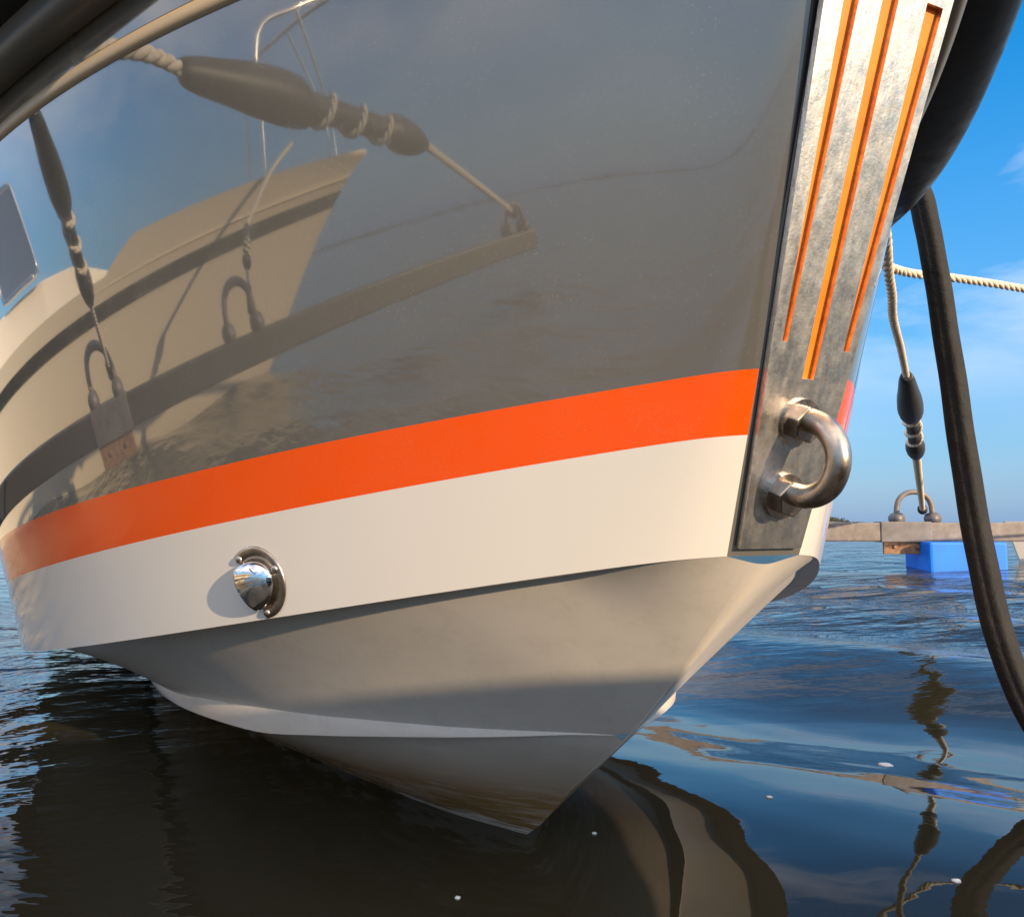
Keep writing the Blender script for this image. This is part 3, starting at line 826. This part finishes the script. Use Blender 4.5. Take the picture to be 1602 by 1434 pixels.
    for side in (1, -1):
        made.append(obj('pulpit_leg', *sweep(resample([dp(.42, side, 0), dp(.40, side, .4), dp(.60, side, .925)], .05), .0135, 10), M_tube))
    adopt(root, *made)
cabin_boat()

# ---- floating dock right of and behind the camera: shades the lower hull
M_wood = mat('weathered_deck_wood', (.30, .24, .17), .8)
setin(M_wood, 'Base Color', ramp(M_wood, noise(M_wood, 12, 7, .7, stretch=(1, 6, 1)), [(.3, (.20, .16, .115)), (.7, (.38, .31, .23))]))
M_conc = mat('dock_side', (.22, .20, .18), .85)
def dock():
    c = Vector((.80, -.246, 0)); a = Vector((.9985, -.055, 0)); o = Vector((-.055, -.9985, 0)); rz = math.atan2(a.y, a.x)
    root = empty('floating_dock', c + a * 1.2 + o * 1.0, 'weathered plank dock that shades the lower bow', 'dock'); made = []
    W = 2.1; L0, L1 = -.36, 3.2
    body = bm_obj('dock_side', box(c + a * (L0 + L1) / 2 + o * (W / 2 + .01) + UP * .28, (L1 - L0 - .02, W - .02, .44), rz), M_conc, bevel=.01); made.append(body)
    n = 15; w = W / n
    for i in range(n):
        made.append(bm_obj('plank', box(c + a * (L0 + L1) / 2 + o * (w * (i + .5)) + UP * (.5275 + random.uniform(-.002, .002)), (L1 - L0, w - .008, .045), rz), M_wood, bevel=.004))
    adopt(root, *made)
dock()

# ---- neighbouring white boat and fender at the right edge
def white_boat():
    y = 6.9; x0 = pix(1583, 850, y).x
    root = empty('white_boat', (x0 + 1.5, y, 0), 'white boat hull at the right edge beyond the boom', 'boat'); V, Fc = [], []
    st = [0, .12, .4, .9, 1.6, 2.6]
    for i, d in enumerate(st):
        hb = .55 * (1 - (1 - min(d / 2.2, 1)) ** 2) + .01
        for sg in (-1, 1):
            V += [(x0 + d + .10, y + sg * hb * .8, -.1), (x0 + d + .03, y + sg * hb, .10), (x0 + d - .05, y + sg * hb * 1.1, .34), (x0 + d - .06, y + sg * hb * 1.1, .36)]
    for i in range(len(st) - 1):
        for sg in (0, 1):
            for k in range(3):
                b = i * 8 + sg * 4 + k; q = (b, b + 8, b + 9, b + 1); Fc.append(q if sg == 0 else q[::-1])
    for k in range(3): Fc.append((k, k + 1, k + 5, k + 4))
    for i in range(len(st) - 1): Fc.append((i*8+3, i*8+11, i*8+15, i*8+7))
    hull = obj('hull', V, Fc, M_white, smooth=False)
    cab = bm_obj('cabin', box((x0 + 1.0, y, .50), (1.3, .7, .32), 0), M_white, bevel=.05)
    adopt(root, hull, cab)
    v, f = sweep([(x0 - .17, y - .5, .25), (x0 - .15, y - .5, .24), (x0 - .08, y - .5, .20), (x0 + .02, y - .5, .15), (x0 + .04, y - .5, .14)], lambda t: interp(t, [0, .15, .5, .85, 1], [.03, .07, .075, .07, .03]), 16)
    fe = obj('boat_fender', v, f, M_rubber); tag(fe, 'small black fender hanging under the boom by the white boat', 'fender')
white_boat()

# ================================================================== far shore
M_land = mat('far_shore_soil', (.09, .085, .06), .9)
M_tree = mat('far_foliage', (.055, .065, .045), .9)
setin(M_tree, 'Base Color', ramp(M_tree, noise(M_tree, .15, 5), [(.3, (.04, .05, .035)), (.7, (.085, .085, .06))]))
def shore(name, az0, az1, dist, h, trees=900):
    V, Fc = [], []; n = 80; random.seed(int(dist))
    for i in range(n + 1):
        a = R(lerp(az0, az1, i / n)); e = min(1, 6 * min(i / n, 1 - i / n) + .05); d = dist * (1 + .04 * math.sin(i * .35))
        for r_, z in ((d, -1), (d + 3, .8 * e), (d + 40, h * e * (.7 + .3 * math.sin(i * .21))), (d + 220, h * e * .6)):
            V.append((math.sin(a) * r_, math.cos(a) * r_, z))
    for i in range(n):
        for k in range(3): Fc.append((i*4+k, (i+1)*4+k, (i+1)*4+k+1, i*4+k+1))
    o = obj(name, V, Fc, M_land); o['kind'] = 'structure'
    V, Fc = [], []
    for i in range(trees):
        t = random.random(); a = R(lerp(az0, az1, t)); e = min(1, 6 * min(t, 1 - t) + .05)
        d = dist * 1.02 + random.uniform(8, 60); hh = random.uniform(1.2, 3.6) * e * (.7 + .5 * math.sin(t * 23) ** 2)
        c = Vector((math.sin(a) * d, math.cos(a) * d, h * e * .35)); b = len(V)
        for j in range(22):      # ragged leafy tuft
            p = c + Vector((random.gauss(0, hh * .42), random.gauss(0, hh * .42), abs(random.gauss(.5, .28)) * hh)); s = hh * random.uniform(.16, .3)
            q = [p + Vector((random.uniform(-s, s), random.uniform(-s, s), random.uniform(-s, s))) for _ in range(4)]
            V += q; Fc.append((b, b+1, b+2, b+3)); b += 4
    w = obj('far_wood', V, Fc, M_tree, smooth=False); w['kind'] = 'stuff'; w['label'] = 'low line of trees along the distant shore'; w['category'] = 'trees'
shore('far_shore', 5, 25.0, 420, 1.6)
shore('far_shore', -176, -58, 900, 1.6, 260)

# ---- foam flecks on the calm water, and one painted cloud reflection
M_foam_cloud = mat('foam', (.75, .76, .76), .6)
def fleck(u, v, sx, sy, label):
    d = pix(u, v, 1) - Vector((0, 0, CAM_H)); p = Vector((0, 0, CAM_H)) + d * (-CAM_H / d.z)
    bm = bmesh.new(); bmesh.ops.create_icosphere(bm, subdivisions=2, radius=1)
    for w in bm.verts: w.co *= random.uniform(.75, 1.2)
    bmesh.ops.transform(bm, matrix=Matrix.Translation((p.x, p.y, swell(p.x, p.y) - SW0 + .0005)) @ Matrix.Diagonal((sx, sy, .0018, 1)), verts=bm.verts)
    o = bm_obj('foam_cloud_fleck', bm, M_foam_cloud, smooth=True); tag(o, label, 'foam', 'foam flecks')
fleck(1204, 1262, .0042, .0035, 'tiny white foam fleck on blue water right of the bow reflection')
fleck(1497, 1392, .0045, .0035, 'tiny white foam fleck on dark blue water at bottom right')
fleck(716, 1381, .003, .0025, 'tiny foam fleck on the dark water under the keel')
fleck(930, 1308, .0028, .0022, 'tiny foam fleck on dark water just right of the forefoot')
fleck(1385, 1172, .012, .010, 'painted pale patch, a cloud reflection on the water beyond the bow reflection')  # pale disc put in for a cloud reflected in the water
